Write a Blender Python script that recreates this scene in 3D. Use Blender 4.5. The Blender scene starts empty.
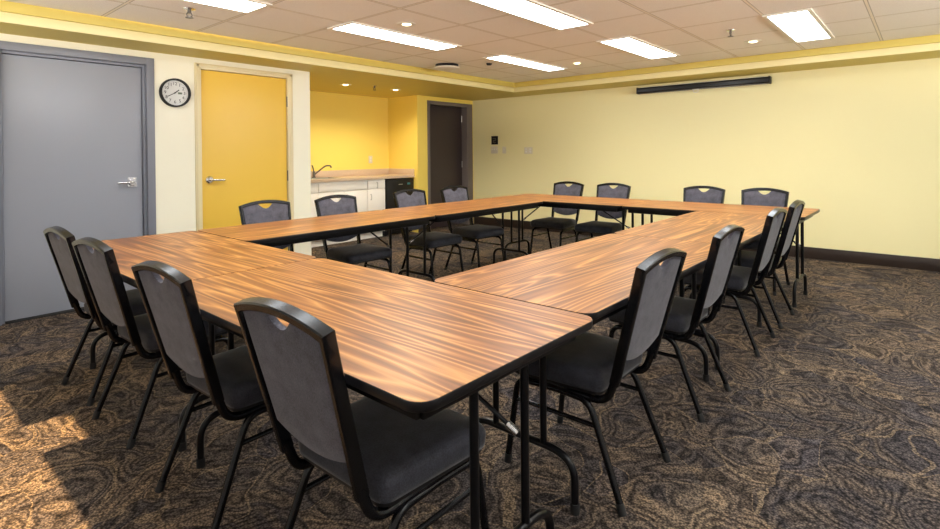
import bpy, bmesh, math, random
from mathutils import Vector, Matrix
random.seed(7)
sc = bpy.context.scene
C = sc.collection
PI = math.pi
V = Vector

# ---------------------------------------------------------------- materials
def new_mat(name):
    m = bpy.data.materials.new(name); m.use_nodes = True
    nt = m.node_tree
    return m, nt, nt.nodes['Principled BSDF']

def srgb(r, g, b):
    f = lambda c: ((c/255+0.055)/1.055)**2.4 if c/255 > 0.04045 else c/255/12.92
    return (f(r), f(g), f(b), 1)

def N(nt, kind, **kw):
    n = nt.nodes.new(kind)
    for k, v in kw.items():
        if k.startswith('i_'):
            n.inputs[int(k[2:]) if k[2:].isdigit() else k[2:].replace('_', ' ')].default_value = v
        else:
            setattr(n, k, v)
    return n

def math_node(nt, op, a, b=None, c=None):
    n = nt.nodes.new('ShaderNodeMath'); n.operation = op
    for i, s in enumerate((a, b, c)):
        if s is None: continue
        if isinstance(s, (int, float)): n.inputs[i].default_value = s
        else: nt.links.new(s, n.inputs[i])
    return n.outputs[0]

def ramp(nt, fac, stops, interp='LINEAR'):
    n = nt.nodes.new('ShaderNodeValToRGB'); cr = n.color_ramp; cr.interpolation = interp
    while len(cr.elements) > 1: cr.elements.remove(cr.elements[-1])
    for i, (p, c) in enumerate(stops):
        e = cr.elements[0] if i == 0 else cr.elements.new(p)
        e.position = p; e.color = c
    nt.links.new(fac, n.inputs[0])
    return n.outputs[0]

def mix(nt, fac, a, b, blend='MIX'):
    n = nt.nodes.new('ShaderNodeMix'); n.data_type = 'RGBA'; n.blend_type = blend
    for s, i in ((fac, 0), (a, 6), (b, 7)):
        if isinstance(s, (int, float)): n.inputs[i].default_value = s
        elif isinstance(s, tuple): n.inputs[i].default_value = s
        else: nt.links.new(s, n.inputs[i])
    return n.outputs[2]

def plain(name, col, rough=0.5, metal=0.0, spec=0.5, bump=0.0, bscale=60, var=0.0):
    m, nt, b = new_mat(name)
    b.inputs['Base Color'].default_value = col
    b.inputs['Roughness'].default_value = rough
    b.inputs['Metallic'].default_value = metal
    b.inputs['Specular IOR Level'].default_value = spec
    if bump or var:
        tc = N(nt, 'ShaderNodeTexCoord')
        no = N(nt, 'ShaderNodeTexNoise'); no.inputs['Scale'].default_value = bscale; no.inputs['Detail'].default_value = 4
        nt.links.new(tc.outputs['Object'], no.inputs['Vector'])
        if bump:
            bp = N(nt, 'ShaderNodeBump'); bp.inputs['Strength'].default_value = bump; bp.inputs['Distance'].default_value = 0.004
            nt.links.new(no.outputs[0], bp.inputs['Height']); nt.links.new(bp.outputs[0], b.inputs['Normal'])
        if var:
            lo = tuple(c*(1-var) for c in col[:3])+(1,); hi = tuple(min(1, c*(1+var)) for c in col[:3])+(1,)
            nt.links.new(ramp(nt, no.outputs[0], [(0.3, lo), (0.7, hi)]), b.inputs['Base Color'])
    return m

def emit(name, col, strength):
    m = bpy.data.materials.new(name); m.use_nodes = True; nt = m.node_tree
    nt.nodes.remove(nt.nodes['Principled BSDF'])
    e = N(nt, 'ShaderNodeEmission'); e.inputs[0].default_value = col; e.inputs[1].default_value = strength
    nt.links.new(e.outputs[0], nt.nodes['Material Output'].inputs[0])
    return m

M = {}
M['wall'] = plain('cream_wall_paint', srgb(240, 231, 178), 0.55, bump=0.08, bscale=220)
M['white_wall'] = plain('white_wall_paint', srgb(238, 238, 240), 0.6)
M['left_wall'] = plain('pale_cream_wall_paint', srgb(244, 240, 218), 0.55, bump=0.08, bscale=220)
M['yellow_wall'] = plain('strong_yellow_wall_paint', srgb(248, 220, 108), 0.5, bump=0.08, bscale=220)
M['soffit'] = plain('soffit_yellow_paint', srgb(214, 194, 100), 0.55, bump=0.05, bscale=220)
M['cream_trim'] = plain('cream_trim_paint', srgb(235, 222, 165), 0.45)
M['grey_door'] = plain('blue_grey_door_paint', srgb(152, 156, 166), 0.38, bump=0.06, bscale=30)
M['grey_frame'] = plain('blue_grey_frame_paint', srgb(124, 127, 138), 0.4)
M['yellow_door'] = plain('mustard_door_paint', srgb(236, 194, 78), 0.4, bump=0.05, bscale=30)
M['cream_frame'] = plain('beige_frame_paint', srgb(226, 212, 170), 0.42)
M['dark_door'] = plain('dark_brown_door', srgb(62, 52, 54), 0.4)
M['dark_frame'] = plain('taupe_frame_paint', srgb(112, 103, 101), 0.4)
M['base'] = plain('dark_brown_baseboard', srgb(44, 33, 27), 0.42)
M['chrome'] = plain('brushed_chrome', (0.72, 0.72, 0.74, 1), 0.22, 1.0)
M['steel'] = plain('sink_steel', (0.55, 0.54, 0.52, 1), 0.3, 1.0)
M['dark_steel'] = plain('dark_nickel', (0.16, 0.15, 0.14, 1), 0.35, 0.9)
M['black_metal'] = plain('black_powder_coated_metal', (0.004, 0.004, 0.005, 1), 0.28, spec=0.3)
M['frame_gloss'] = plain('black_chair_frame', (0.005, 0.005, 0.006, 1), 0.25, spec=0.3)
M['black_plastic'] = plain('black_plastic', (0.006, 0.006, 0.007, 1), 0.45, spec=0.35)
M['rubber'] = plain('black_rubber', (0.01, 0.01, 0.01, 1), 0.75)
M['white_lam'] = plain('white_cabinet_laminate', srgb(250, 246, 240), 0.4)
M['counter'] = plain('beige_counter_laminate', srgb(208, 184, 160), 0.35, bscale=160, var=0.14)
M['white_plastic'] = plain('ivory_plastic', srgb(226, 218, 196), 0.4)
M['white_metal'] = plain('white_enamel', srgb(236, 232, 222), 0.4)
M['clock_face'] = plain('white_clock_dial', srgb(214, 214, 210), 0.45)
M['lcd'] = plain('grey_green_display', srgb(96, 104, 84), 0.3)
M['teal'] = plain('teal_badge', srgb(60, 130, 140), 0.3)
M['sign_grey'] = plain('sign_grey_print', srgb(120, 112, 104), 0.5)
M['edge'] = plain('black_vinyl_edge', (0.006, 0.006, 0.007, 1), 0.35, spec=0.4)
M['diffuser'] = emit('fluorescent_diffuser', (0.92, 0.97, 1.0, 1), 12.0)
M['bulb'] = emit('warm_bulb', (1.0, 0.82, 0.48, 1), 5)
M['bulb_alcove'] = emit('warm_alcove_bulb', (1.0, 0.82, 0.48, 1), 5)
M['blind'] = plain('grey_sun_mask_blind', srgb(150, 145, 135), 0.7)

def fabric(name, lo, hi):
    m, nt, b = new_mat(name)
    tc = N(nt, 'ShaderNodeTexCoord')
    no = N(nt, 'ShaderNodeTexNoise'); no.inputs['Scale'].default_value = 260; no.inputs['Detail'].default_value = 2
    n2 = N(nt, 'ShaderNodeTexNoise'); n2.inputs['Scale'].default_value = 22; n2.inputs['Detail'].default_value = 3
    nt.links.new(tc.outputs['Object'], no.inputs['Vector']); nt.links.new(tc.outputs['Object'], n2.inputs['Vector'])
    f = math_node(nt, 'ADD', math_node(nt, 'MULTIPLY', no.outputs[0], 0.6), math_node(nt, 'MULTIPLY', n2.outputs[0], 0.4))
    nt.links.new(ramp(nt, f, [(0.36, lo), (0.64, hi)]), b.inputs['Base Color'])
    b.inputs['Roughness'].default_value = 0.85
    b.inputs['Sheen Weight'].default_value = 0.25
    b.inputs['Sheen Roughness'].default_value = 0.4
    bp = N(nt, 'ShaderNodeBump'); bp.inputs['Strength'].default_value = 0.35; bp.inputs['Distance'].default_value = 0.002
    nt.links.new(no.outputs[0], bp.inputs['Height']); nt.links.new(bp.outputs[0], b.inputs['Normal'])
    return m
M['fabric'] = fabric('charcoal_back_fabric', (0.038, 0.037, 0.048, 1), (0.106, 0.102, 0.132, 1))
M['seat_fabric'] = fabric('charcoal_seat_fabric', (0.011, 0.011, 0.016, 1), (0.036, 0.037, 0.050, 1))

def wood():
    m, nt, b = new_mat('walnut_grain_laminate')
    tc = N(nt, 'ShaderNodeTexCoord'); oi = N(nt, 'ShaderNodeObjectInfo')
    sep = N(nt, 'ShaderNodeSeparateXYZ'); nt.links.new(tc.outputs['Object'], sep.inputs[0])
    def vec(sx, sy, off):
        c = N(nt, 'ShaderNodeCombineXYZ')
        nt.links.new(math_node(nt, 'ADD', math_node(nt, 'MULTIPLY', sep.outputs[0], sx), math_node(nt, 'MULTIPLY', oi.outputs['Random'], off)), c.inputs[0])
        nt.links.new(math_node(nt, 'MULTIPLY', sep.outputs[1], sy), c.inputs[1])
        nt.links.new(math_node(nt, 'MULTIPLY', oi.outputs['Random'], 13.0), c.inputs[2])
        return c.outputs[0]
    a = N(nt, 'ShaderNodeTexNoise'); a.inputs['Scale'].default_value = 1; a.inputs['Detail'].default_value = 2.0; a.inputs['Distortion'].default_value = 0.12
    nt.links.new(vec(0.30, 5.0, 31.0), a.inputs['Vector'])
    rings = math_node(nt, 'PINGPONG', math_node(nt, 'MULTIPLY', a.outputs[0], 40.0), 1.0)
    s = N(nt, 'ShaderNodeTexNoise'); s.inputs['Scale'].default_value = 1; s.inputs['Detail'].default_value = 3
    nt.links.new(vec(1.0, 62, 17.0), s.inputs['Vector'])
    l = N(nt, 'ShaderNodeTexNoise'); l.inputs['Scale'].default_value = 1; l.inputs['Detail'].default_value = 1
    nt.links.new(vec(0.6, 9.0, 57.0), l.inputs['Vector'])
    f = math_node(nt, 'ADD', math_node(nt, 'MULTIPLY', math_node(nt, 'POWER', rings, 2.2), 0.34), math_node(nt, 'ADD', math_node(nt, 'MULTIPLY', s.outputs[0], 0.42), math_node(nt, 'MULTIPLY', l.outputs[0], 0.26)))
    col = ramp(nt, f, [(0.26, srgb(104, 62, 30)), (0.38, srgb(138, 86, 44)), (0.50, srgb(164, 107, 56)), (0.74, srgb(206, 150, 86))])
    nt.links.new(col, b.inputs['Base Color'])
    b.inputs['Roughness'].default_value = 0.36
    b.inputs['Specular IOR Level'].default_value = 0.38
    return m
M['wood'] = wood()

def carpet():
    m, nt, b = new_mat('swirl_patterned_carpet')
    tc = N(nt, 'ShaderNodeTexCoord'); P = tc.outputs['Object']
    # warped coordinates
    w = N(nt, 'ShaderNodeTexNoise'); w.inputs['Scale'].default_value = 2.6; w.inputs['Detail'].default_value = 1.5
    nt.links.new(P, w.inputs['Vector'])
    ws = N(nt, 'ShaderNodeVectorMath'); ws.operation = 'MULTIPLY_ADD'
    nt.links.new(w.outputs['Color'], ws.inputs[0]); ws.inputs[1].default_value = (0.55, 0.55, 0); nt.links.new(P, ws.inputs[2])
    vo = N(nt, 'ShaderNodeTexVoronoi'); vo.feature = 'F1'; vo.inputs['Scale'].default_value = 3.6
    nt.links.new(ws.outputs[0], vo.inputs['Vector'])
    ve = N(nt, 'ShaderNodeTexVoronoi'); ve.feature = 'DISTANCE_TO_EDGE'; ve.inputs['Scale'].default_value = 3.6
    nt.links.new(ws.outputs[0], ve.inputs['Vector'])
    sepc = N(nt, 'ShaderNodeSeparateColor'); nt.links.new(vo.outputs['Color'], sepc.inputs[0])
    br = N(nt, 'ShaderNodeTexNoise'); br.inputs['Scale'].default_value = 21; br.inputs['Detail'].default_value = 3
    nt.links.new(P, br.inputs['Vector'])
    jit = math_node(nt, 'MULTIPLY', math_node(nt, 'SUBTRACT', br.outputs[0], 0.5), 0.55)
    # nested rings inside each cell (agate rosettes)
    rr = math_node(nt, 'PINGPONG', math_node(nt, 'ADD', math_node(nt, 'MULTIPLY', vo.outputs['Distance'], 8.5), jit), 0.5)
    rr = math_node(nt, 'MULTIPLY', rr, 2.0)
    n1 = N(nt, 'ShaderNodeTexNoise'); n1.inputs['Scale'].default_value = 2.0; n1.inputs['Detail'].default_value = 2.0; n1.inputs['Distortion'].default_value = 1.9
    nt.links.new(P, n1.inputs['Vector'])
    fl = math_node(nt, 'MULTIPLY', math_node(nt, 'PINGPONG', math_node(nt, 'ADD', math_node(nt, 'MULTIPLY', n1.outputs[0], 12.0), jit), 0.5), 2.0)
    pick = math_node(nt, 'GREATER_THAN', sepc.outputs[0], 0.4)
    lines = mix(nt, pick, rr, fl)
    base = ramp(nt, n1.outputs[0], [(0.34, srgb(76, 71, 72)), (0.45, srgb(118, 104, 89)), (0.55, srgb(80, 75, 76)), (0.66, srgb(124, 108, 90))])
    cellcol = ramp(nt, sepc.outputs[1], [(0.0, srgb(66, 63, 66)), (0.3, srgb(98, 88, 80)), (0.7, srgb(130, 112, 92)), (0.88, srgb(76, 74, 82))], 'CONSTANT')
    base = mix(nt, 0.45, base, cellcol)
    lm = ramp(nt, lines, [(0.0, (0.26, 0.26, 0.28, 1)), (0.30, (0.50, 0.50, 0.52, 1)), (0.50, (1.0, 1.0, 1.0, 1)), (0.80, (1.08, 1.06, 1.02, 1)), (1.0, (1.7, 1.62, 1.5, 1))])
    calm = ramp(nt, br.outputs[0], [(0.36, (0.45, 0.45, 0.45, 1)), (0.54, (1, 1, 1, 1))])
    col = mix(nt, calm, base, mix(nt, 1.0, base, lm, 'MULTIPLY'))
    edge = math_node(nt, 'LESS_THAN', ve.outputs['Distance'], 0.022)
    e2 = math_node(nt, 'MULTIPLY', edge, math_node(nt, 'LESS_THAN', sepc.outputs[2], 0.4))
    col = mix(nt, math_node(nt, 'MULTIPLY', e2, 0.35), col, srgb(170, 148, 118))
    # loop pile speckle
    sp = N(nt, 'ShaderNodeTexVoronoi'); sp.inputs['Scale'].default_value = 135
    nt.links.new(P, sp.inputs['Vector'])
    spk = ramp(nt, sp.outputs['Distance'], [(0.0, (1.75, 1.68, 1.56, 1)), (0.4, (0.9, 0.89, 0.88, 1)), (0.75, (0.25, 0.25, 0.26, 1))])
    col = mix(nt, 1.0, col, spk, 'MULTIPLY')
    nt.links.new(col, b.inputs['Base Color'])
    b.inputs['Roughness'].default_value = 0.95
    b.inputs['Specular IOR Level'].default_value = 0.1
    bp = N(nt, 'ShaderNodeBump'); bp.inputs['Strength'].default_value = 0.5; bp.inputs['Distance'].default_value = 0.004; bp.invert = True
    nt.links.new(sp.outputs['Distance'], bp.inputs['Height']); nt.links.new(bp.outputs[0], b.inputs['Normal'])
    return m
M['carpet'] = carpet()

def ceiling_mat():
    m, nt, b = new_mat('lay_in_ceiling_tiles')
    tc = N(nt, 'ShaderNodeTexCoord'); sep = N(nt, 'ShaderNodeSeparateXYZ'); nt.links.new(tc.outputs['Object'], sep.inputs[0])
    def line(o, off, per, hw):
        t = math_node(nt, 'FRACT', math_node(nt, 'DIVIDE', math_node(nt, 'ADD', o, off), per))
        d = math_node(nt, 'MULTIPLY', math_node(nt, 'ABSOLUTE', math_node(nt, 'SUBTRACT', t, 0.5)), per)
        return d
    dx = line(sep.outputs[0], 0.325+0.652*20+0.326, 0.652, 0)
    dy = line(sep.outputs[1], -2.645+0.687*20+0.3435, 0.687, 0)
    d = math_node(nt, 'MINIMUM', dx, dy)
    no = N(nt, 'ShaderNodeTexNoise'); no.inputs['Scale'].default_value = 170; no.inputs['Detail'].default_value = 3
    nt.links.new(tc.outputs['Object'], no.inputs['Vector'])
    tile = ramp(nt, no.outputs[0], [(0.34, srgb(238, 230, 220)), (0.55, srgb(248, 242, 234))])
    col = mix(nt, math_node(nt, 'LESS_THAN', d, 0.011), tile, srgb(240, 230, 212))
    col = mix(nt, math_node(nt, 'MULTIPLY', math_node(nt, 'LESS_THAN', math_node(nt, 'ABSOLUTE', math_node(nt, 'SUBTRACT', d, 0.0115)), 0.003), 0.55), col, srgb(112, 96, 76))
    nt.links.new(col, b.inputs['Base Color']); b.inputs['Roughness'].default_value = 0.8
    return m
M['ceiling'] = ceiling_mat()

# ---------------------------------------------------------------- mesh helpers
class MB:
    def __init__(s): s.v = []; s.f = []; s.mi = []; s.cur = 0
    def add(s, vs, fs):
        o = len(s.v); s.v += [tuple(v) for v in vs]
        for f in fs: s.f.append(tuple(o+i for i in f)); s.mi.append(s.cur)
    def box(s, x0, x1, y0, y1, z0, z1):
        s.add([(x0,y0,z0),(x1,y0,z0),(x1,y1,z0),(x0,y1,z0),(x0,y0,z1),(x1,y0,z1),(x1,y1,z1),(x0,y1,z1)],
              [(0,3,2,1),(4,5,6,7),(0,1,5,4),(1,2,6,5),(2,3,7,6),(3,0,4,7)])
        return s
    def loft(s, rings, cap0=True, cap1=True):
        n = len(rings[0]); vs = [p for r in rings for p in r]; fs = []
        for k in range(len(rings)-1):
            for i in range(n):
                j = (i+1) % n
                fs.append((k*n+i, k*n+j, (k+1)*n+j, (k+1)*n+i))
        if cap0: fs.append(tuple(reversed(range(n))))
        if cap1: fs.append(tuple((len(rings)-1)*n+i for i in range(n)))
        s.add(vs, fs); return s
    def tube(s, path, r, n=10, rx=None, up=None):
        """sweep an ellipse (r across, rx along the side axis) on a path"""
        P = [V(p) for p in path]; rings = []
        side = None
        for i, p in enumerate(P):
            t = (P[min(i+1, len(P)-1)]-P[max(i-1, 0)]).normalized()
            if side is None:
                a = V(up) if up else (V((0,0,1)) if abs(t.z) < 0.9 else V((1,0,0)))
                side = t.cross(a).normalized()
            else:
                side = (side - t*side.dot(t)).normalized()
            u = t.cross(side)
            rr = r[i] if isinstance(r, (list, tuple)) else r
            rings.append([p + side*math.cos(2*PI*k/n)*rr + u*math.sin(2*PI*k/n)*(rx or rr) for k in range(n)])
        s.loft(rings); return s
    def cyl(s, p0, p1, r, n=20, r1=None):
        return s.tube([p0, p1], [r, r if r1 is None else r1], n)
    def lathe(s, prof, c=(0,0,0), n=28):
        """profile [(radius, z)] turned about the vertical axis through c"""
        rings = [[(c[0]+max(r, 1e-4)*math.cos(2*PI*k/n), c[1]+max(r, 1e-4)*math.sin(2*PI*k/n), c[2]+z) for k in range(n)] for r, z in prof]
        s.loft(rings); return s
    def prism(s, poly, z0, z1):
        s.loft([[(x,y,z0) for x,y in poly], [(x,y,z1) for x,y in poly]]); return s
    def xf(s, mtx, start=0):
        for i in range(start, len(s.v)): s.v[i] = tuple(mtx @ V(s.v[i]))
        return s
    def build(s, name, mat, parent=None, smooth=True, bevel=0, seg=2, angle=35):
        me = bpy.data.meshes.new(name); me.from_pydata(s.v, [], s.f)
        mats = mat if isinstance(mat, list) else [mat]
        for m in mats: me.materials.append(m)
        for p, i in zip(me.polygons, s.mi): p.material_index = i
        bm = bmesh.new(); bm.from_mesh(me)
        bmesh.ops.recalc_face_normals(bm, faces=bm.faces)
        if bevel:
            es = [e for e in bm.edges if len(e.link_faces) == 2 and e.calc_face_angle(0) > 0.6]
            bmesh.ops.bevel(bm, geom=es, offset=bevel, segments=seg, profile=0.5, affect='EDGES', clamp_overlap=True)
        for f in bm.faces: f.smooth = smooth
        for e in bm.edges:
            if len(e.link_faces) == 2 and e.calc_face_angle(0) > math.radians(angle): e.smooth = False
        bm.to_mesh(me); bm.free()
        o = bpy.data.objects.new(name, me); C.objects.link(o)
        if parent: o.parent = parent
        return o

def bez(pts, n=6):
    """round the corners of a polyline: pts = [(p, radius)]"""
    out = []
    for i, (p, r) in enumerate(pts):
        p = V(p)
        if i in (0, len(pts)-1) or r == 0: out.append(p); continue
        a = V(pts[i-1][0]); b = V(pts[i+1][0])
        d0 = (a-p); d1 = (b-p); r0 = min(r, d0.length*0.49); r1 = min(r, d1.length*0.49)
        s0 = p+d0.normalized()*r0; s1 = p+d1.normalized()*r1
        for k in range(n+1):
            t = k/n; out.append(s0*(1-t)**2+p*2*t*(1-t)+s1*t*t)
    return out

def round_rect(hx, hy, r, n=6):
    P = []
    for cx, cy, a0 in ((hx-r, hy-r, 0), (-hx+r, hy-r, 90), (-hx+r, -hy+r, 180), (hx-r, -hy+r, 270)):
        for k in range(n+1):
            a = math.radians(a0+90*k/n); P.append((cx+r*math.cos(a), cy+r*math.sin(a)))
    return P

def tag(o, label=None, cat=None, group=None, kind=None):
    if label: o['label'] = label
    if cat: o['category'] = cat
    if group: o['group'] = group
    if kind: o['kind'] = kind
    return o
def thing(name, label, cat, loc=(0,0,0), rotz=0, group=None):
    o = bpy.data.objects.new(name, None); C.objects.link(o); o.empty_display_size = 0.1
    o.location = loc; o.rotation_euler = (0, 0, rotz)
    return tag(o, label, cat, group)
def struct(o, label, cat): return tag(o, label, cat, None, 'structure')
KIDS = {}
def copy_tree(o, parent=None):
    c = o.copy(); C.objects.link(c)
    if parent: c.parent = parent
    for ch in [x for x in bpy.data.objects if x.parent == o]: copy_tree(ch, c)
    return c

# ---------------------------------------------------------------- dimensions (room axes: +X along the screen wall, +Y along the door wall)
H = 2.185; HC = 2.325
XL = -5.254; YB = 7.24; XR = 2.6; YR = -1.25
XA = -6.83; YA0 = 3.376; YA1 = 5.875; XD = -6.13
FX = -4.80; FY = 6.66

# ---------------------------------------------------------------- the shell
b = MB(); b.box(XA-0.2, XR+0.1, YR-0.1, YB+0.15, -0.06, 0)
struct(b.build('floor', M['carpet'], smooth=False), 'brown and grey swirl-patterned carpet', 'floor')
b = MB(); b.box(FX-0.02, XR+0.1, YR-0.1, FY+0.02, HC, HC+0.06)
struct(b.build('ceiling', M['ceiling'], smooth=False), 'beige lay-in tile ceiling with thin grid lines', 'ceiling')
b = MB(); b.box(XA-0.15, FX, YR-0.1, YB+0.15, H, HC+0.06)
struct(b.build('ceiling_soffit_side', M['soffit'], smooth=False), 'lowered yellow soffit above the doors and kitchenette', 'soffit')
b = MB(); b.box(FX, XR+0.1, FY, YB+0.15, H, HC+0.06)
struct(b.build('ceiling_soffit_back', M['soffit'], smooth=False), 'lowered yellow soffit above the screen wall', 'soffit')
# fascia boards and the upper moulding around the raised tray
b = MB(); b.box(FX, FX+0.014, YR, FY-0.014, H-0.004, 2.252)
struct(b.build('trim_1', M['cream_trim'], bevel=0.003), 'cream fascia board of the soffit above the doors', 'trim')
b = MB(); b.box(FX, XR, FY-0.014, FY, H-0.004, 2.252)
struct(b.build('trim_2', M['cream_trim'], bevel=0.003), 'cream fascia board of the soffit above the screen', 'trim')
b = MB(); b.box(FX, FX+0.034, YR, FY-0.034, 2.252, HC)
struct(b.build('trim_3', M['soffit'], bevel=0.003), 'yellow upper moulding under the ceiling on the door side', 'trim')
b = MB(); b.box(FX, XR, FY-0.034, FY, 2.252, HC)
struct(b.build('trim_4', M['soffit'], bevel=0.003), 'yellow upper moulding under the ceiling on the screen side', 'trim')

# door wall with openings
G0, G1, GT = 0.664, 1.786, 2.128      # grey frame outer
Y0, Y1, YT = 2.132, 3.157, 2.137      # yellow frame outer
b = MB(); t = 0.14
for y0, y1, z0 in ((YR-0.1, G0, 0), (G0, G1, GT), (G1, Y0, 0), (Y0, Y1, YT), (Y1, YA0, 0)):
    b.box(XL-t, XL, y0, y1, z0, H)
b.box(XL-t-0.04, XL-t, G0-0.1, Y1+0.1, 0, H)  # added backing behind both doors, blocks outside light at the gaps
struct(b.build('wall_left', M['left_wall'], smooth=False), 'pale cream wall holding the grey door and the yellow door', 'wall')
b = MB(); b.box(XA-0.15, XL-t, YA0-0.12, YA0, 0, H)
struct(b.build('wall_alcove_side', M['yellow_wall'], smooth=False), 'yellow side wall of the kitchenette alcove behind the cream wall end', 'wall')
b = MB(); b.box(XA-0.15, XA, YA0-0.12, YA1+0.12, 0, H)
struct(b.build('wall_alcove_back', M['yellow_wall'], smooth=False), 'strong yellow back wall of the kitchenette alcove', 'wall')
D0, D1, DT = 6.098, 7.215, 2.118
b = MB(); b.cur = 0; b.box(XA, XD, YA1, D0, 0, H)
b.box(XD-0.17, XD, D0, D1, DT, H); b.box(XD-0.17, XD, D1, YB, 0, H); b.box(XD-0.22, XD-0.18, D0-0.02, YB, 0, H)  # last box is unseen backing that stops light leaking round the leaf
struct(b.build('wall_alcove_pier', M['yellow_wall'], smooth=False), 'yellow wall pier between the kitchenette and the dark door', 'wall')
b = MB(); b.box(XD-0.45, XR+0.1, YB, YB+0.15, 0, H)
struct(b.build('wall_back', M['wall'], smooth=False), 'long pale yellow wall behind the tables with the screen case', 'wall')
A0, A1, AZ0, AZ1 = 0.2, 6.0, 1.25, 2.1  # unseen window added to bring daylight in from the open side
b = MB(); b.box(XR, XR+0.1, YR-0.1, A0, 0, HC); b.box(XR, XR+0.1, A1, YB+0.15, 0, HC); b.box(XR, XR+0.1, A0, A1, 0, AZ0); b.box(XR, XR+0.1, A0, A1, AZ1, HC)
struct(b.build('wall_right', M['white_wall'], smooth=False), 'white wall with an added window opening, closing the open side of the room', 'wall')
b = MB()
for yy in (A0, A0+1.92, A0+3.84, A1-0.05): b.box(XR+0.03, XR+0.08, yy, yy+0.05, AZ0, AZ1)
b.box(XR+0.03, XR+0.08, A0, A1, AZ0, AZ0+0.05); b.box(XR+0.03, XR+0.08, A0, A1, AZ1-0.05, AZ1)
struct(b.build('window_added', M['white_metal'], smooth=False), 'white frame of the added daylight window in the wall along the open carpet', 'window')
# rear wall with the sun window
W0, W1, WZ0, WZ1 = -4.75, -1.45, 1.3, 2.08
b = MB()
b.box(XL-t, W0, YR-0.1, YR, 0, HC); b.box(W1, XR, YR-0.1, YR, 0, HC)
b.box(W0, W1, YR-0.1, YR, 0, WZ0); b.box(W0, W1, YR-0.1, YR, WZ1, HC)
struct(b.build('wall_rear', M['white_wall'], smooth=False), 'white wall with the window behind the camera', 'wall')
b = MB(); w = bpy.data.objects.new('window_1', None); C.objects.link(w); struct(w, 'wide window with added sun-shaping blinds behind the camera', 'window')
b.box(W0, W1, YR-0.09, YR-0.04, WZ0, WZ0+0.04); b.box(W0, W1, YR-0.09, YR-0.04, WZ1-0.02, WZ1)
b.box(W0, W0+0.04, YR-0.09, YR-0.04, WZ0, WZ1); b.box(W1-0.04, W1, YR-0.09, YR-0.04, WZ0, WZ1)
b.build('window_frame', M['white_metal'], w, smooth=False)
SE = 1.0   # tan of the sun's height
zb = (0.515-YR+0.031)*SE
for x0, x1, z in ((W0+0.04, -3.19, zb), (-2.85, W1-0.04, zb), (-3.19, -2.85, zb+0.167)):  # unseen blinds added, stepped to shape the sun patch on the carpet
    if z < WZ1-0.02:
        MB().box(x0, x1, YR-0.034, YR-0.028, z, WZ1).build('sun_mask_blind', M['blind'], w, smooth=False)

# baseboards
b = MB(); b.box(XD+0.02, XR, YB-0.016, YB, 0, 0.132)
struct(b.build('baseboard_back', M['base'], bevel=0.004), 'tall dark brown baseboard along the screen wall', 'baseboard')
b = MB(); b.box(XL, XL+0.012, G1+0.002, Y0-0.002, 0, 0.11); b.box(XL, XL+0.012, Y1+0.002, YA0, 0, 0.11)
struct(b.build('baseboard_left', M['left_wall'], bevel=0.003), 'cream baseboard between the doors', 'baseboard')
b = MB(); b.box(XD, XD+0.012, YA1, D0-0.002, 0, 0.11)
struct(b.build('baseboard_pier', M['base'], bevel=0.003), 'dark baseboard on the yellow pier', 'baseboard')

# ---------------------------------------------------------------- doors
def hinge(parent, x, y, z, mat):
    h = MB(); h.cyl((x, y, z-0.052), (x, y, z+0.052), 0.009, 12); h.cyl((x, y, z+0.052), (x, y, z+0.058), 0.006, 10); h.cyl((x, y, z-0.058), (x, y, z-0.052), 0.006, 10)
    h.box(x-0.012, x-0.004, y-0.002, y+0.03, z-0.05, z+0.05)
    h.build('hinge', mat, parent)
def lever(parent, x, y, z, d, plate):
    """lever handle standing off the door face; d = +1/-1 along Y"""
    h = MB()
    if plate: h.box(x, x+0.012, y-0.034, y+0.034, z-0.04, z+0.04); h.cyl((x+0.012, y, z), (x+0.03, y, z), 0.034, 24, 0.028)
    else: h.cyl((x, y, z), (x+0.016, y, z), 0.037, 28); h.cyl((x+0.016, y, z), (x+0.03, y, z), 0.037, 28, 0.024)
    h.tube(bez([((x+0.02, y, z), 0), ((x+0.062, y, z), 0.02), ((x+0.062, y+d*0.055, z-0.003), 0.03), ((x+0.055, y+d*0.125, z-0.004), 0)]), 0.0095, 12)
    h.build('door_handle', M['chrome'], parent)['label'] = 'chrome lever handle'

# grey door
d = bpy.data.objects.new('door_1', None); C.objects.link(d); struct(d, 'tall blue-grey door with chrome lever beside the clock', 'door')
gi0, gi1, gz = 0.752, 1.700, 2.042
MB().box(XL-0.085, XL-0.042, gi0+0.004, gi1-0.004, 0.012, gz-0.004).build('door_leaf', M['grey_door'], d, bevel=0.003)
b = MB()
for y0, y1 in ((G0, gi0-0.022), (gi1+0.022, G1)): b.box(XL-0.12, XL+0.014, y0, y1, 0, GT)
b.box(XL-0.12, XL+0.014, gi0-0.022, gi1+0.022, gz+0.022, GT)
for y0, y1 in ((gi0-0.022, gi0), (gi1, gi1+0.022)): b.box(XL-0.12, XL-0.016, y0, y1, 0, gz+0.022)
b.box(XL-0.12, XL-0.016, gi0, gi1, gz, gz+0.022)
b.build('door_frame', M['grey_frame'], d, bevel=0.003)
lever(d, XL-0.042, 1.613, 1.03, -1, True)
MB().box(XL-0.13, XL-0.0, gi0, gi1, 0, 0.008).build('threshold', M['rubber'], d, smooth=False)
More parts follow.
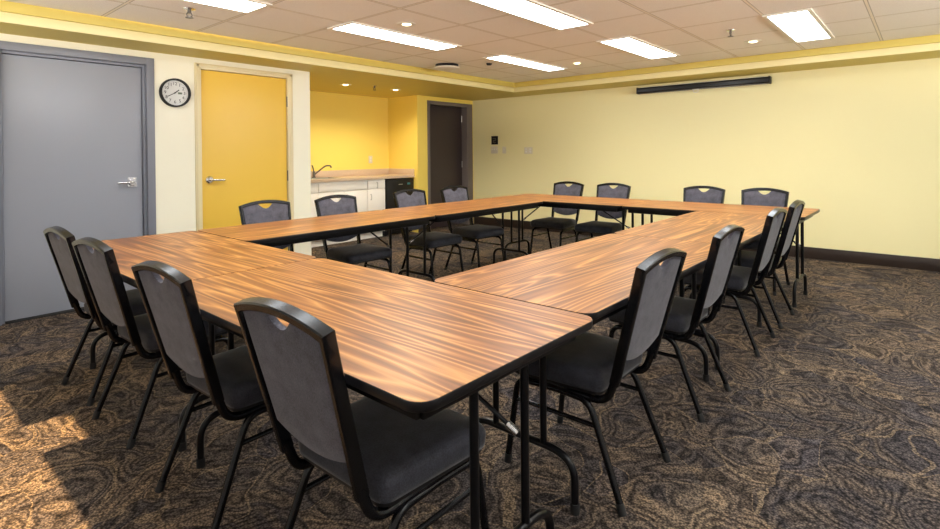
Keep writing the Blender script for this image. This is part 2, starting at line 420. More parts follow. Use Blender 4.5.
# yellow door
d = bpy.data.objects.new('door_2', None); C.objects.link(d); struct(d, 'mustard yellow door in a beige frame with chrome lever', 'door')
yi0, yi1, yz = 2.191, 3.097, 2.082
MB().box(XL-0.06, XL-0.016, yi0+0.004, yi1-0.004, 0.012, yz-0.004).build('door_leaf', M['yellow_door'], d, bevel=0.003)
b = MB()
for y0, y1 in ((Y0, yi0), (yi1, Y1)): b.box(XL-0.12, XL+0.012, y0, y1, 0, YT)
b.box(XL-0.12, XL+0.012, yi0, yi1, yz, YT)
for y0, y1 in ((Y0+0.012, yi0-0.022), (yi1+0.022, Y1-0.012)): b.box(XL+0.012, XL+0.02, y0, y1, 0, YT-0.012)
b.box(XL+0.012, XL+0.02, Y0+0.012, Y1-0.012, yz+0.02, YT-0.012)
b.build('door_frame', M['cream_frame'], d, bevel=0.003)
lever(d, XL-0.016, 2.268, 1.02, 1, False)
for z in (1.83, 1.03, 0.26): hinge(d, XL-0.004, yi1+0.002, z, M['dark_steel'])
# dark door
d = bpy.data.objects.new('door_3', None); C.objects.link(d); struct(d, 'dark brown door in a deep taupe frame in the far corner', 'door')
di0, di1, dz = 6.150, 7.070, 2.058
MB().box(XD-0.155, XD-0.112, di0+0.004, di1-0.006, 0.012, dz-0.004).build('door_leaf', M['dark_door'], d, bevel=0.003)
b = MB()
for y0, y1 in ((D0, di0), (di1, D1)): b.box(XD-0.165, XD+0.014, y0, y1, 0, DT)
b.box(XD-0.165, XD+0.014, di0, di1, dz, DT)
b.build('door_frame', M['dark_frame'], d, bevel=0.003)
for z in (1.86, 1.06, 0.26): hinge(d, XD-0.102, di1-0.012, z, M['steel'])

# ---------------------------------------------------------------- folding tables
def make_table(L, Wd, insets, label, x, y, rot):
    """one folding table; local x = length; insets = (at -x end, at +x end)"""
    r = thing('folding_table', label, 'table', (x, y, 0), rot, 'folding tables joined into a rectangle')
    hx, hy = L/2, Wd/2; T = 0.74
    MB().prism(round_rect(hx-0.0016, hy-0.0016, 0.0504), T-0.018, T).build('tabletop', M['wood'], r, angle=30)
    b = MB(); o = round_rect(hx, hy, 0.052); i = round_rect(hx-0.0045, hy-0.0045, 0.0475)
    prof = [(0.0017, T-0.0008), (0.0008, T-0.0012), (0.0, T-0.004), (0.0, T-0.021), (0.003, T-0.025), (0.03, T-0.025)]
    b.loft([[(p[0], p[1], z) for p in round_rect(hx-q, hy-q, max(0.052-q, 0.02))] for q, z in prof], cap0=False, cap1=True)
    b.build('edge_band', M['edge'], r, angle=50)
    b = MB()
    for s in (-1, 1):
        b.box(-hx+0.06, hx-0.06, s*(hy-0.055)-0.011, s*(hy-0.055)+0.011, T-0.066, T-0.024)
        b.box(s*(hx-0.06)-0.011, s*(hx-0.06)+0.011, -hy+0.055, hy-0.055, T-0.066, T-0.024)
    b.build('apron', M['black_metal'], r, bevel=0.003)
    for s, ins in ((-1, insets[0]), (1, insets[1])):
        ex = s*(hx-ins); zb = 0.195; sp = 0.238
        f = MB()
        f.tube(bez([((ex, -sp, 0.018), 0), ((ex, -sp, zb), 0.11), ((ex, sp, zb), 0.11), ((ex, sp, 0.018), 0)], 8), 0.0135, 12)
        fr = f.build('leg_frame', M['black_metal'], r)
        for q in (-1, 1):
            MB().tube([(ex, q*0.11, zb-0.004), (ex, q*0.11, T-0.026)], 0.0125, 12).build('upright', M['black_metal'], fr)
            MB().cyl((ex, q*sp, 0.0), (ex, q*sp, 0.035), 0.0165, 14).build('foot_cap', M['rubber'], fr)
        for q in (1,):
            p0, p1 = V((ex-s*0.012, q*0.108, 0.445)), V((ex-s*0.42, q*0.012, T-0.03)); dv = (p1-p0).normalized()
            bc = MB().tube([p0, p1], 0.007, 10).build('brace', M['black_metal'], fr)
            if q == 1: MB().tube([p0+dv*0.012, p0+dv*0.05], 0.0115, 12).build('locking_ring', M['chrome'], fr)['label'] = 'chrome locking ring on the brace'
    return r

TX0, TXM, TX1 = -3.857, -2.324, -0.795
WAr = 0.0106
def T2R(x, y):   # table axes -> room axes (the tables stand half a degree off the walls)
    return (x*math.cos(WAr)+y*math.sin(WAr), -x*math.sin(WAr)+y*math.cos(WAr))
def place_table(x0, x1, y0, y1, along, insets, label):
    g = 0.0007
    x, y = T2R((x0+x1)/2, (y0+y1)/2)
    if along == 'x': make_table(x1-x0-2*g, y1-y0-2*g, insets, label, x, y, -WAr)
    else: make_table(y1-y0-2*g, x1-x0-2*g, insets, label, x, y, PI/2-WAr)
place_table(TX0, TXM, 0.744, 1.508, 'x', (0.095, 0.1), 'wood-grain folding table of the camera-side run, end towards the grey door')
place_table(TXM, TX1+0.004, 0.744, 1.508, 'x', (0.086, 0.092), 'wood-grain folding table of the camera-side run, rounded free corner in front')
place_table(-1.552, TX1-0.027, 1.512, 3.13, 'y', (0.11, 0.1), 'wood-grain folding table beside the carpet, butting against the camera-side run')
place_table(-1.552, TX1-0.027, 3.13, 4.748, 'y', (0.1, 0.55), 'wood-grain folding table beside the carpet, half way towards the screen wall')
place_table(-3.862, -3.108, 1.512, 3.14, 'y', (0.11, 0.1), 'wood-grain folding table in front of the yellow door')
place_table(-3.862, -3.108, 3.14, 4.748, 'y', (0.1, 0.1), 'wood-grain folding table in front of the black fridge and dark door')
place_table(-3.862, -2.262, 4.752, 5.526, 'x', (0.1, 0.1), 'wood-grain folding table of the screen-side run, end towards the dark door')
place_table(-2.262, -0.758, 4.752, 5.526, 'x', (0.1, 0.095), 'wood-grain folding table under the projection screen, free corner by the baseboard')

# ---------------------------------------------------------------- chairs
BY, BZ = 0.063, 0.38                      # foot of the back plane
ud = V((0, -0.2570, 0.9664)); wn = V((0, 0.9664, 0.2570))
def bp_(x, u, w): return V((x, BY, BZ)) + ud*u + wn*w
HB, HT = 0.175, 0.2055                     # half widths at the foot and at the shoulders
US, UP = 0.500, 0.532
def half(u): return HB + (HT-HB)*max(0, min(1, u/US))
def top_u(x): return US + (UP-US)*(1-(abs(x)/HT)**2.0)

def make_chair(label, x, y, rot):
    r = thing('banquet_chair', label, 'chair', (x, y, 0), rot, 'charcoal banquet chairs around the tables')
    # frame band: two posts and the arched crown, 2.2 cm wide and 4 cm deep
    b = MB(); tw = 0.021; outer = []; inner = []
    n = 14
    for k in range(n+1):
        u = 0.05+(US-0.05)*k/n; outer.append((-half(u), u)); inner.append((-half(u)+tw, min(u, US-0.020)))
    na = 18
    for k in range(1, na):
        xx = -HT + 2*HT*k/na
        outer.append((xx, top_u(xx))); xi = xx*(HT-tw)/HT
        inner.append((xi, top_u(xi)-0.025))
    for k in range(n, -1, -1):
        u = 0.05+(US-0.05)*k/n; outer.append((half(u), u)); inner.append((half(u)-tw, min(u, US-0.020)))
    w0, w1 = -0.024, 0.012
    rings = []
    for (ox, ou), (ix, iu) in zip(outer, inner):
        e = 0.004
        dx, du = ix-ox, iu-ou; l = math.hypot(dx, du) or 1; dx, du = dx/l*e, du/l*e
        rings.append([bp_(ox+dx, ou+du, w0), bp_(ox, ou, w0+e), bp_(ox, ou, w1-e), bp_(ox+dx, ou+du, w1), bp_(ix-dx, iu-du, w1), bp_(ix, iu, w1-e), bp_(ix, iu, w0+e), bp_(ix-dx, iu-du, w0)])
    b.loft(rings)
    # the posts sweep forward under the seat
    for s in (-1, 1):
        p0 = bp_(s*(HB+0.002-tw/2), 0.075, -0.006); p1 = bp_(s*(HB-tw/2), -0.035, -0.006)
        b.tube(bez([(p0, 0), ((s*(HB-tw/2), 0.078, 0.346), 0.075), ((s*0.180, 0.20, 0.364), 0.03), ((s*0.19, 0.41, 0.374), 0)], 9), 0.0145, 14)
    b.tube([(-0.18, 0.125, 0.366), (0.18, 0.125, 0.366)], 0.010, 10); b.tube([(-0.19, 0.36, 0.372), (0.19, 0.36, 0.372)], 0.010, 10)
    b.build('back_frame', M['frame_gloss'], r, angle=40)
    # upholstery: rear panel and front cushion, both with the dip of the hand hole
    def dip(x): return 0.0 if abs(x) > 0.058 else 0.043*(math.cos(x/0.058*PI/2))**0.8
    def edges(x):
        q = HT-tw
        return 0.150-0.038*(1-(x/q)**2), top_u(x)-0.0245-dip(x)
    def panel(wa, wb, bulge, inset=0.0):
        b = MB(); nx, nu = 30, 14; front = []; back = []
        for i in range(nx+1):
            a = -1+2*i/nx
            for j in range(nu+1):
                t = j/nu
                xx = a*(HT-tw-inset); ub, ut = edges(xx)
                u = ub+(ut-ub)*t; xw = a*(half(u)-tw-inset+0.001)
                e = (1-abs(a)**8)*(1-abs(2*t-1)**8)
                front.append(bp_(xw, u, wb+bulge*e**0.5)); back.append(bp_(xw, u, wa))
        o = len(front); m = nu+1; fs = []
        for i in range(nx):
            for j in range(nu):
                q = (i*m+j, i*m+j+1, (i+1)*m+j+1, (i+1)*m+j); fs.append(q); fs.append(tuple(o+k for k in reversed(q)))
        rim = [i*m for i in range(nx+1)]+[nx*m+j for j in range(1, m)]+[i*m+nu for i in range(nx-1, -1, -1)]+[j for j in range(nu-1, 0, -1)]
        for k in range(len(rim)):
            p, q = rim[k], rim[(k+1) % len(rim)]; fs.append((p, q, o+q, o+p))
        b.add(front+back, fs); return b
    panel(0.0, -0.012, -0.005).build('back_panel', M['fabric'], r, angle=50)
    panel(0.001, 0.004, 0.009).build('back_cushion', M['fabric'], r, angle=50)
    # seat cushion
    def outline(ins, n=7):
        P = []; c = [(0.226-ins, 0.485-ins, 0.06), (-0.226+ins, 0.485-ins, 0.06), (-0.198+ins, 0.085+ins, 0.04), (0.198-ins, 0.085+ins, 0.04)]
        pts = []
        for i in range(4):
            p = V((c[i][0], c[i][1], 0)); a = V((c[i-1][0], c[i-1][1], 0)); q = V((c[(i+1) % 4][0], c[(i+1) % 4][1], 0)); rr = max(0.015, c[i][2]-ins*0.5)
            s0 = p+(a-p).normalized()*rr; s1 = p+(q-p).normalized()*rr
            for k in range(n+1):
                tt = k/n; pts.append(s0*(1-tt)**2+p*2*tt*(1-tt)+s1*tt*tt)
        return pts
    def ring(ins, z, drop=0.0):
        return [V((p.x, p.y, z-(drop*max(0, (p.y-0.30)/0.16)**2 if drop else 0))) for p in outline(ins)]
    b = MB(); b.loft([ring(0.012, 0.386), ring(0.002, 0.390), ring(0.0, 0.402), ring(-0.002, 0.425), ring(0.004, 0.444, 0.004), ring(0.016, 0.456, 0.006), ring(0.04, 0.463, 0.008), ring(0.08, 0.467, 0.006), ring(0.14, 0.469)])
    b.build('seat', M['seat_fabric'], r, angle=60)
    b = MB(); b.loft([ring(0.02, 0.374), ring(0.008, 0.376), ring(0.008, 0.387)])
    b.build('seat_pan', M['black_plastic'], r, angle=50)
    # legs: inverted U each side, split where front and rear leg meet under the seat
    for s in (-1, 1):
        a = bez([((s*0.208, 0.0, 0.012), 0), ((s*0.187, 0.135, 0.349), 0.05), ((s*0.185, 0.29, 0.352), 0)], 7)
        lg = MB().tube(a, 0.0125, 12).build('leg', M['frame_gloss'], r)
        MB().tube([(s*0.2087, -0.003, 0.0), (s*0.207, 0.010, 0.035)], 0.0145, 12).build('foot_cap', M['rubber'], lg)
        a = bez([((s*0.203, 0.495, 0.012), 0), ((s*0.190, 0.450, 0.349), 0.05), ((s*0.185, 0.29, 0.352), 0)], 7)
        lg = MB().tube(a, 0.0125, 12).build('leg', M['frame_gloss'], r)
        MB().tube([(s*0.2035, 0.496, 0.0), (s*0.202, 0.491, 0.035)], 0.0145, 12).build('foot_cap', M['rubber'], lg)
        MB().tube([(s*0.192, 0.104, 0.266), (s*0.193, 0.461, 0.266)], 0.0085, 10).build('stretcher', M['frame_gloss'], r)
    return r

R = math.radians
chairs = [
 # camera-side row, seen from behind
 (-3.422, 0.734, 2.5, 'charcoal chair seen from behind, first from the grey door'),
 (-2.823, 0.736, 3.4, 'charcoal chair seen from behind, second from the grey door'),
 (-1.984, 0.730, 2.3, 'charcoal chair seen from behind, third from the grey door, over the sunlit carpet'),
 (-1.215, 0.742, 1.0, 'charcoal chair seen from behind, largest in view, pushed under the front table corner'),
 # row along the open carpet
 (-0.822, 1.928, 90.5, 'charcoal chair on the carpet side, first from the camera, its seat under the table joint'),
 (-0.822, 2.764, 90.0, 'charcoal chair on the carpet side, second from the camera'),
 (-0.822, 3.800, 90.0, 'charcoal chair on the carpet side, third from the camera'),
 (-0.824, 4.455, 90.3, 'charcoal chair on the carpet side, fourth from the camera, beside the far table end'),
 # row in front of the screen wall
 (-3.416, 5.685, 180.9, 'charcoal chair facing the camera before the screen wall, first from the dark door'),
 (-2.816, 5.680, 180.4, 'charcoal chair facing the camera before the screen wall, second from the dark door'),
 (-1.811, 5.687, 179.9, 'charcoal chair facing the camera before the screen wall, third from the dark door'),
 (-1.246, 5.679, 179.1, 'charcoal chair facing the camera before the screen wall, fourth from the dark door'),
 # row in front of doors and kitchenette
 (-3.970, 2.116, -93.6, 'charcoal chair standing in front of the yellow door'),
 (-3.965, 2.780, -92.9, 'charcoal chair standing in front of the white kitchenette cabinets'),
 (-3.975, 3.674, -91.7, 'charcoal chair standing in front of the black fridge'),
 (-3.975, 4.341, -92.0, 'charcoal chair standing in front of the dark brown door'),
]
x, y, a, lab = chairs[0]; X, Y = T2R(x, y)
chair0 = make_chair(lab, X, Y, R(a)-WAr)
for x, y, a, lab in chairs[1:]:
    c = copy_tree(chair0); X, Y = T2R(x, y)
    c.location = (X, Y, 0); c.rotation_euler = (0, 0, R(a)-WAr); c['label'] = lab

# ---------------------------------------------------------------- kitchenette
CF = -6.22; CZ = 0.878
def cabinet(y0, y1, label, fronts):
    r = thing('base_cabinet', label, 'cabinet', (0, 0, 0), 0, 'white kitchenette cabinets')
    b = MB(); b.box(XA+0.005, CF-0.02, y0+0.001, y1-0.001, 0.09, CZ); b.box(XA+0.005, CF-0.08, y0+0.001, y1-0.001, 0, 0.09)
    b.build('body', M['white_lam'], r, smooth=False)
    for kind, a, c, z0, z1, hd in fronts:
        f = MB().box(CF-0.019, CF, a+0.003, c-0.003, z0, z1).build(kind, M['white_lam'], r, bevel=0.002)
        if hd:
            hy, hz, vert = hd; h = MB()
            p, q = ((0, -0.04), (0, 0.04)) if vert else ((-0.04, 0), (0.04, 0))
            h.tube(bez([((CF, hy+p[0], hz+p[1]), 0), ((CF+0.025, hy+p[0], hz+p[1]), 0.012), ((CF+0.025, hy+q[0], hz+q[1]), 0.012), ((CF, hy+q[0], hz+q[1]), 0)], 4), 0.0045, 8)
            h.build('handle', M['steel'], f)
    return r
zd = 0.735
cabinet(3.38, 4.115, 'white base cabinet half hidden behind the cream wall end', [('drawer', 3.385, 4.115, zd+0.004, CZ-0.012, None), ('door', 3.385, 3.75, 0.1, zd-0.004, (3.70, 0.64, True)), ('door', 3.75, 4.115, 0.1, zd-0.004, (3.80, 0.64, True))])
cabinet(4.115, 4.945, 'white base cabinet under the sink', [('front_panel', 4.12, 4.94, zd+0.004, CZ-0.012, None), ('door', 4.12, 4.53, 0.1, zd-0.004, (4.49, 0.64, True)), ('door', 4.53, 4.94, 0.1, zd-0.004, (4.58, 0.64, True))])
cabinet(4.945, 5.285, 'narrow white base cabinet between sink cabinet and black fridge', [('drawer', 4.95, 5.28, zd+0.004, CZ-0.012, (5.115, 0.79, True)), ('door', 4.95, 5.28, 0.1, zd-0.004, (5.0, 0.62, True))])
r = thing('undercounter_fridge', 'black fridge under the counter beside the yellow pier', 'fridge')
b = MB(); b.box(XA+0.02, CF-0.03, 5.30, 5.862, 0.015, 0.862); b.build('body', M['black_plastic'], r, bevel=0.004)
f = MB().box(CF-0.028, CF+0.012, 5.302, 5.860, 0.07, 0.86).build('door', M['black_plastic'], r, bevel=0.006)
MB().box(CF+0.012, CF+0.016, 5.72, 5.78, 0.77, 0.80).build('display', M['teal'], f, smooth=False)['label'] = 'small teal display'
MB().box(CF+0.012, CF+0.015, 5.54, 5.62, 0.775, 0.785).build('badge', M['steel'], f, smooth=False)
b = MB()
for yy in (5.34, 5.82): b.cyl((CF-0.08, yy, 0), (CF-0.08, yy, 0.02), 0.018); b.cyl((XA+0.08, yy, 0), (XA+0.08, yy, 0.02), 0.018)
b.build('foot', M['rubber'], r)
# worktop with the sink cut-out
S0, S1, SX0, SX1 = 4.16, 4.60, -6.70, -6.32
r = thing('countertop', 'beige laminate countertop with backsplash over the white cabinets', 'countertop')
b = MB(); e = 0.002
for x0, x1, y0, y1 in ((XA+e, CF+0.02, YA0+e, S0), (XA+e, CF+0.02, S1, YA1-e), (XA+e, SX0, S0, S1), (SX1, CF+0.02, S0, S1)):
    b.box(x0, x1, y0, y1, CZ+0.001, 0.915)
b.build('slab', M['counter'], r, smooth=False)
b = MB(); b.box(XA+e, XA+0.02, YA0+e, YA1-e, 0.915, 1.012); b.box(XA+0.02, CF+0.015, YA1-0.02, YA1-e, 0.915, 1.012); b.box(XA+0.02, CF+0.015, YA0+e, YA0+0.02, 0.915, 1.012)
b.build('backsplash', M['counter'], r, bevel=0.002)
b = MB()
g = 0.004
outer = [(SX0-0.012, S0-0.012), (SX1+0.012, S0-0.012), (SX1+0.012, S1+0.012), (SX0-0.012, S1+0.012)]
def rq(i, z): return [(SX0+i, S0+i, z), (SX1-i, S0+i, z), (SX1-i, S1-i, z), (SX0+i, S1-i, z)]
b.loft([rq(-0.018, 0.9155), rq(-0.018, 0.919), rq(0.004, 0.919), rq(0.008, 0.90), rq(0.03, 0.882)], cap0=False, cap1=True)
tag(b.build('sink', M['steel'], bevel=0.0), 'stainless steel sink set into the beige countertop', 'sink')
r = thing('faucet', 'dark single-lever faucet behind the sink', 'faucet', (-6.765, 4.40, 0.9155))
b = MB(); b.lathe([(0.028, 0), (0.028, 0.012), (0.018, 0.02), (0.017, 0.085), (0.012, 0.095)]); b.build('body', M['dark_steel'], r)
MB().tube(bez([((0.005, 0, 0.045), 0), ((0.09, 0.14, 0.175), 0.03), ((0.13, 0.20, 0.175), 0.02), ((0.135, 0.205, 0.14), 0)], 6), 0.011, 10).build('spout', M['dark_steel'], r)
MB().tube(bez([((0, 0, 0.09), 0), ((-0.002, -0.012, 0.15), 0.02), ((0.0, -0.03, 0.185), 0)], 5), 0.009, 10).build('lever', M['dark_steel'], r)

# ---------------------------------------------------------------- wall things
def text_mesh(s, size):
    cu = bpy.data.curves.new('t', 'FONT'); cu.body = s; cu.size = size; cu.align_x = 'CENTER'; cu.align_y = 'CENTER'; cu.extrude = 0.0004
    o = bpy.data.objects.new('t', cu); C.objects.link(o)
    bpy.context.view_layer.update()
    me = o.to_mesh(); vs = [tuple(v.co) for v in me.vertices]; fs = [tuple(p.vertices) for p in me.polygons]
    o.to_mesh_clear(); bpy.data.objects.remove(o); bpy.data.curves.remove(cu)
    return vs, fs
# clock: dial plane local XY, turned to face +X
r = thing('wall_clock', 'round white wall clock with black rim between the two doors', 'clock', (XL+0.001, 1.955, 1.834))
FACE = Matrix(((0, 0, 1, 0), (1, 0, 0, 0), (0, 1, 0, 0), (0, 0, 0, 1)))   # local x -> +Y, y -> +Z, z -> +X
RC = 0.131
b = MB(); b.lathe([(RC, 0), (RC, 0.042), (RC-0.004, 0.048), (RC-0.012, 0.048), (RC-0.016, 0.036), (RC-0.016, 0.012)], n=56); b.xf(FACE); b.build('rim', M['black_plastic'], r)
b = MB(); b.lathe([(RC-0.015, 0.006), (RC-0.015, 0.0135)], n=56); b.xf(FACE); b.build('dial', M['clock_face'], r)
b = MB()
for k in range(1, 13):
    vs, fs = text_mesh(str(k), 0.040); a = 2*PI*k/12
    b.add([(v[0]+0.083*math.sin(a), v[1]+0.083*math.cos(a), v[2]+0.0142) for v in vs], fs)
for k in range(60):
    a = 2*PI*k/60; l = 0.008 if k % 5 == 0 else 0.004; s0 = len(b.v)
    b.box(-0.0008, 0.0008, 0.105-l, 0.105, 0.0136, 0.0142); b.xf(Matrix.Rotation(-a, 4, 'Z'), s0)
b.xf(FACE); b.build('numerals', M['black_plastic'], r, smooth=False)
b = MB(); b.box(0.026, 0.062, -0.010, 0.008, 0.0136, 0.0146); b.xf(FACE); b.build('display', M['lcd'], r, smooth=False)['label'] = 'grey-green date window'
def hand(name, ang, ln, wd, z):
    b = MB(); b.box(-wd, wd, -0.012, ln, z, z+0.0012); b.xf(Matrix.Rotation(-ang, 4, 'Z')); b.xf(FACE); b.build(name, M['black_plastic'], r, smooth=False)
hand('minute_hand', R(240), 0.072, 0.0032, 0.0175); hand('hour_hand', R(50), 0.046, 0.004, 0.016)
b = MB(); b.lathe([(0.006, 0.0136), (0.006, 0.0205)], n=16); b.xf(FACE); b.build('hub', M['black_plastic'], r)

# projection screen in its case
r = thing('projection_screen', 'black projection screen case mounted high on the screen wall', 'projection screen')
sx0, sx1 = -3.06, -1.405; sz0, sz1 = 2.066, 2.140; sy = YB-0.055
b = MB(); prof = [(sy+0.04, sz0+0.012), (sy+0.03, sz0), (sy-0.02, sz0), (sy-0.036, sz0+0.014), (sy-0.036, sz1-0.016), (sy-0.022, sz1), (sy+0.03, sz1), (sy+0.04, sz1-0.01)]
b.loft([[(sx0+0.02, a, c) for a, c in prof], [(sx1-0.02, a, c) for a, c in prof]]); b.build('case', M['black_metal'], r, angle=25)
for xx in (sx0, sx1-0.022):
    b = MB(); b.box(xx, xx+0.022, sy-0.042, YB-0.001, sz0-0.008, sz1+0.006); b.build('end_cap', M['black_plastic'], r, bevel=0.006)
MB().box(sx0+0.022, sx1-0.022, sy-0.012, sy-0.004, sz0-0.010, sz0+0.004).build('pull_bar', M['dark_steel'], r, bevel=0.002)
MB().box(sx0+0.03, sx1-0.03, sy+0.04, YB-0.001, sz1-0.004, sz1+0.014).build('mounting_rail', M['white_metal'], r, smooth=False)['label'] = 'white mounting rail'
xm = -2.27; b = MB(); b.tube(bez([((xm-0.03, sy-0.008, sz0-0.008), 0), ((xm-0.03, sy-0.008, sz0-0.045), 0.02), ((xm+0.03, sy-0.008, sz0-0.045), 0.02), ((xm+0.03, sy-0.008, sz0-0.008), 0)], 5), 0.005, 10); b.box(xm-0.04, xm+0.04, sy-0.014, sy-0.002, sz0-0.014, sz0-0.004)
b.build('pull_handle', M['white_metal'], r)['label'] = 'white pull handle'

# sign, switches, outlets on the screen wall
r = thing('room_sign', 'small black sign with grey symbol above the switches', 'sign')
MB().box(-5.705, -5.565, YB-0.01, YB-0.0005, 1.40, 1.545).build('plate', M['black_plastic'], r, bevel=0.003)
b = MB(); yy = YB-0.0112
b.box(-5.665, -5.605, yy, yy+0.0012, 1.500, 1.508); b.box(-5.613, -5.605, yy, yy+0.0012, 1.474, 1.508); b.box(-5.665, -5.605, yy, yy+0.0012, 1.468, 1.476); b.box(-5.665, -5.657, yy, yy+0.0012, 1.434, 1.476); b.box(-5.665, -5.605, yy, yy+0.0012, 1.434, 1.442)
b.build('symbol', M['sign_grey'], r, smooth=False)
def plate(name, label, cat, x0, x1, z0, z1, n, kind):
    r = thing(name, label, cat)
    MB().box(x0, x1, YB-0.007, YB-0.0005, z0, z1).build('plate', M['white_plastic'], r, bevel=0.002)
    for k in range(n):
        xc = x0+(x1-x0)*(k+0.5)/n; zc = (z0+z1)/2
        if kind == 'toggle':
            b = MB(); b.box(xc-0.006, xc+0.006, YB-0.017, YB-0.006, zc-0.004, zc+0.018); b.build('toggle', M['white_metal'], r, bevel=0.002)
        else:
            for dz in (-0.02, 0.02):
                b = MB(); b.box(xc-0.016, xc+0.016, YB-0.009, YB-0.006, zc+dz-0.014, zc+dz+0.014); b.box(xc-0.008, xc-0.005, YB-0.0095, YB-0.008, zc+dz-0.006, zc+dz+0.006); b.box(xc+0.005, xc+0.008, YB-0.0095, YB-0.008, zc+dz-0.006, zc+dz+0.006); b.build('socket', M['white_metal'], r, bevel=0.001)
plate('light_switch', 'ivory triple switch plate under the black sign', 'switch', -5.715, -5.57, 1.245, 1.37, 3, 'toggle')
plate('light_switch', 'narrow ivory switch plate beside the triple switches', 'switch', -5.47, -5.395, 1.245, 1.36, 1, 'toggle')
plate('wall_outlet', 'ivory double wall plate further along the screen wall from the switches', 'outlet', -5.02, -4.86, 1.235, 1.345, 2, 'socket')
r = thing('wall_outlet', 'ivory outlet on the yellow wall above the backsplash', 'outlet')
MB().box(XA+0.0005, XA+0.007, 5.455, 5.53, 1.105, 1.225).build('plate', M['white_plastic'], r, bevel=0.002)
for dz in (-0.02, 0.02): MB().box(XA+0.006, XA+0.009, 5.476, 5.509, 1.165+dz-0.014, 1.165+dz+0.014).build('socket', M['white_metal'], r, bevel=0.001)

# ---------------------------------------------------------------- ceiling things
def ceiling_light(x0, x1, y0, y1, label):
    r = thing('ceiling_light', label, 'ceiling light', ((x0+x1)/2, (y0+y1)/2, HC), 0, 'fluorescent ceiling lights')
    hx, hy = (x1-x0)/2, (y1-y0)/2; w = 0.030; b = MB()
    for sx in (-1, 1): b.box(sx*(hx+w/2)-w/2, sx*(hx+w/2)+w/2, -hy-w, hy+w, -0.012, -0.0005)
    for sy in (-1, 1): b.box(-hx, hx, sy*(hy+w/2)-w/2, sy*(hy+w/2)+w/2, -0.012, -0.0005)
    b.build('frame', M['white_metal'], r, smooth=False)
    MB().box(-hx, hx, -hy, hy, -0.009, -0.001).build('diffuser', M['diffuser'], r, smooth=False)
ceiling_light(-3.82, -3.535, 0.66, 1.93, 'bright ceiling light above the grey door side, cut by the photo top')
ceiling_light(-3.80, -3.52, 2.665, 3.93, 'bright ceiling light between warm downlight and yellow door wall')
ceiling_light(-3.72, -3.485, 4.64, 5.93, 'bright ceiling light in the corner towards the dark door')
ceiling_light(-2.385, -2.115, 2.70, 3.99, 'long bright ceiling light in the middle of the ceiling')
ceiling_light(-2.375, -2.09, 4.72, 5.97, 'bright ceiling light in front of the projection screen')
ceiling_light(-0.95, -0.68, 4.74, 6.04, 'bright ceiling light above the carpet side by the screen wall')
ceiling_light(-2.385, -2.115, 0.66, 1.95, 'ceiling light above the camera-side tables')
ceiling_light(-0.95, -0.68, 2.70, 3.99, 'ceiling light above the carpet-side tables')
ceiling_light(-0.95, -0.68, 0.66, 1.95, 'ceiling light above the front table corner')
ceiling_light(0.50, 0.77, 4.74, 6.04, 'ceiling light over the open carpet by the screen wall')
ceiling_light(0.50, 0.77, 2.70, 3.99, 'ceiling light over the middle of the open carpet')
ceiling_light(0.50, 0.77, 0.66, 1.95, 'ceiling light over the open carpet beside the camera')

def downlight(x, y, z, label, mat, power, col):
    r = thing('downlight', label, 'downlight', (x, y, z), 0, 'small warm downlights')
    b = MB(); b.lathe([(0.078, -0.0005), (0.078, -0.004), (0.060, -0.007), (0.040, -0.004), (0.040, -0.0005)], n=32); b.build('trim_ring', M['white_metal'], r)
    b = MB(); b.lathe([(0.001, -0.012), (0.022, -0.011), (0.037, -0.006), (0.037, -0.001)], n=28); b.build('bulb', mat, r)
    l = bpy.data.lights.new('downlight_beam', 'SPOT'); l.energy = power; l.color = col; l.spot_size = R(110); l.spot_blend = 0.6; l.shadow_soft_size = 0.05; l.spot_size = R(150)
    o = bpy.data.objects.new('downlight_beam', l); C.objects.link(o); o.location = (0, 0, -0.03); o.parent = r
warm = (1.0, 0.80, 0.55); walc = (1.0, 0.90, 0.72)
downlight(-3.246, 3.001, HC, 'warm downlight beside the yellow door side ceiling light', M['bulb'], 36, warm)
downlight(-3.172, 5.691, HC, 'warm downlight in front of the projection screen corner', M['bulb'], 36, warm)
downlight(-1.279, 5.764, HC, 'warm downlight in front of the screen on the carpet side', M['bulb'], 36, warm)
downlight(-5.868, 4.315, H, 'warm downlight over the kitchenette sink', M['bulb_alcove'], 33, walc)
downlight(-5.836, 5.166, H, 'warm downlight over the kitchenette fridge', M['bulb_alcove'], 33, walc)

def sprinkler(x, y, z, label, s=1.0):
    r = thing('ceiling_sprinkler', label, 'sprinkler', (x, y, z), 0, 'ceiling sprinklers')
    b = MB(); b.lathe([(0.038*s, -0.0005), (0.036*s, -0.006), (0.018*s, -0.012)], n=24); b.build('escutcheon', M['chrome'], r)
    b = MB(); b.cyl((0, 0, -0.004), (0, 0, -0.03*s), 0.011*s, 14)
    for q in (-1, 1): b.tube(bez([((0, q*0.008*s, -0.026*s), 0), ((0, q*0.02*s, -0.04*s), 0.008), ((0, q*0.004*s, -0.056*s), 0)], 4), 0.0035*s, 8)
    b.build('body', M['dark_steel'], r)
    b = MB(); b.lathe([(0.006*s, -0.054*s), (0.024*s, -0.056*s), (0.024*s, -0.059*s), (0.002*s, -0.060*s)], n=20); b.build('deflector', M['dark_steel'], r)
sprinkler(-4.06, 1.62, HC, 'ceiling sprinkler above the clock by the bright ceiling light', 1.15)
sprinkler(-1.308, 5.086, HC, 'ceiling sprinkler beside the warm downlight and bright light near the screen', 1.0)
sprinkler(-5.721, 4.684, H, 'sprinkler between the two kitchenette downlights', 1.0)
r = thing('ceiling_sensor', 'small dark round ceiling sensor beside the corner ceiling light', 'sensor', (-3.95, 4.977, HC))
b = MB(); b.lathe([(0.034, -0.0005), (0.034, -0.008), (0.026, -0.022), (0.001, -0.026)], n=24); b.build('body', M['black_plastic'], r)
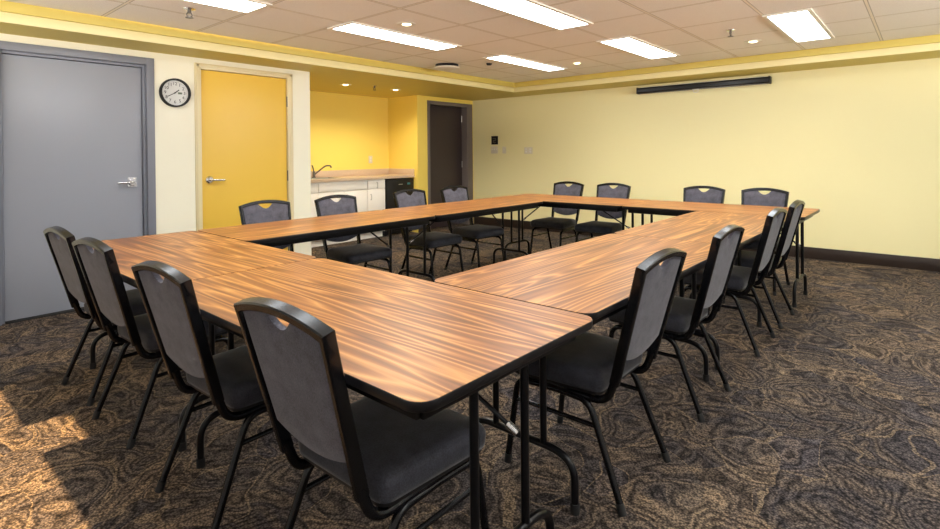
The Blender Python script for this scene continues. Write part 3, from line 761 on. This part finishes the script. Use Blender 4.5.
r = thing('ceiling_vent', 'white ceiling vent with dark slot near the soffit by the kitchenette', 'vent', (-4.38, 4.70, HC), R(8))
b = MB(); b.lathe([(0.001, -0.058), (0.11, -0.054), (0.152, -0.040), (0.155, -0.034), (0.001, -0.034)], n=36); b.build('plate', M['white_metal'], r)
b = MB(); b.lathe([(0.138, -0.0005), (0.143, -0.034)], n=32); b.build('collar', M['black_plastic'], r)['label'] = 'dark collar slot'

# ---------------------------------------------------------------- light, world, camera
sun = bpy.data.lights.new('sun', 'SUN'); sun.energy = 14.0; sun.angle = R(0.53); sun.color = (1.0, 0.66, 0.33)
so = bpy.data.objects.new('sun', sun); C.objects.link(so)
so.rotation_euler = V((0, 1, -SE)).to_track_quat('-Z', 'Y').to_euler()
so.location = (-3, -4, 5)
for loc, d, sx, sy in (((XR+0.12, (A0+A1)/2, (AZ0+AZ1)/2), (-1, 0, 0), A1-A0, AZ1-AZ0), (((W0+W1)/2, YR-0.12, (WZ0+WZ1)/2), (0, 1, 0), W1-W0, WZ1-WZ0)):
    l = bpy.data.lights.new('window_portal', 'AREA'); l.shape = 'RECTANGLE'; l.size = sx; l.size_y = sy; l.cycles.is_portal = True
    o = bpy.data.objects.new('window_portal', l); C.objects.link(o); o.location = loc; o.rotation_euler = V(d).to_track_quat('-Z', 'Y').to_euler()
w = bpy.data.worlds.new('sky_and_fill'); sc.world = w; w.use_nodes = True
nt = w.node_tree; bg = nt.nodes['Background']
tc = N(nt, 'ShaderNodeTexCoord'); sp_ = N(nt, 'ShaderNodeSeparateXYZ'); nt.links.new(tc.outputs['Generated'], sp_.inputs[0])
nt.links.new(ramp(nt, math_node(nt, 'ADD', math_node(nt, 'MULTIPLY', sp_.outputs[2], 0.5), 0.5), [(0.47, (1.0, 0.95, 0.88, 1)), (0.51, (0.05, 0.056, 0.063, 1))]), bg.inputs[0])   # added fill light from below the horizon brightens the ceiling, dimmer above
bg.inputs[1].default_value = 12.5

f, yaw, pitch, roll, cy, hcam = 531.927, -0.718948+0.0106, -0.0058616, -0.0089669, 156.149, 1.25687
fw = V((math.sin(yaw)*math.cos(pitch), math.cos(yaw)*math.cos(pitch), math.sin(pitch)))
rt = V((math.cos(yaw), -math.sin(yaw), 0)); up = rt.cross(fw)
c_, s_ = math.cos(roll), math.sin(roll)
r2 = rt*c_+up*s_; u2 = up*c_-rt*s_
cam = bpy.data.cameras.new('camera'); co = bpy.data.objects.new('camera', cam); C.objects.link(co)
mt = Matrix.Identity(4)
for i in range(3): mt[i][0] = r2[i]; mt[i][1] = u2[i]; mt[i][2] = -fw[i]
mt[0][3], mt[1][3], mt[2][3] = 0, 0, hcam
co.matrix_world = mt
cam.sensor_width = 36; cam.lens = f/940*36; cam.shift_y = -(264.5-cy)/940; cam.clip_start = 0.05
sc.camera = co
vs = sc.view_settings
vs.view_transform = 'Standard'; vs.look = 'None'; vs.gamma = 1; vs.use_curve_mapping = False; vs.exposure = 0.54
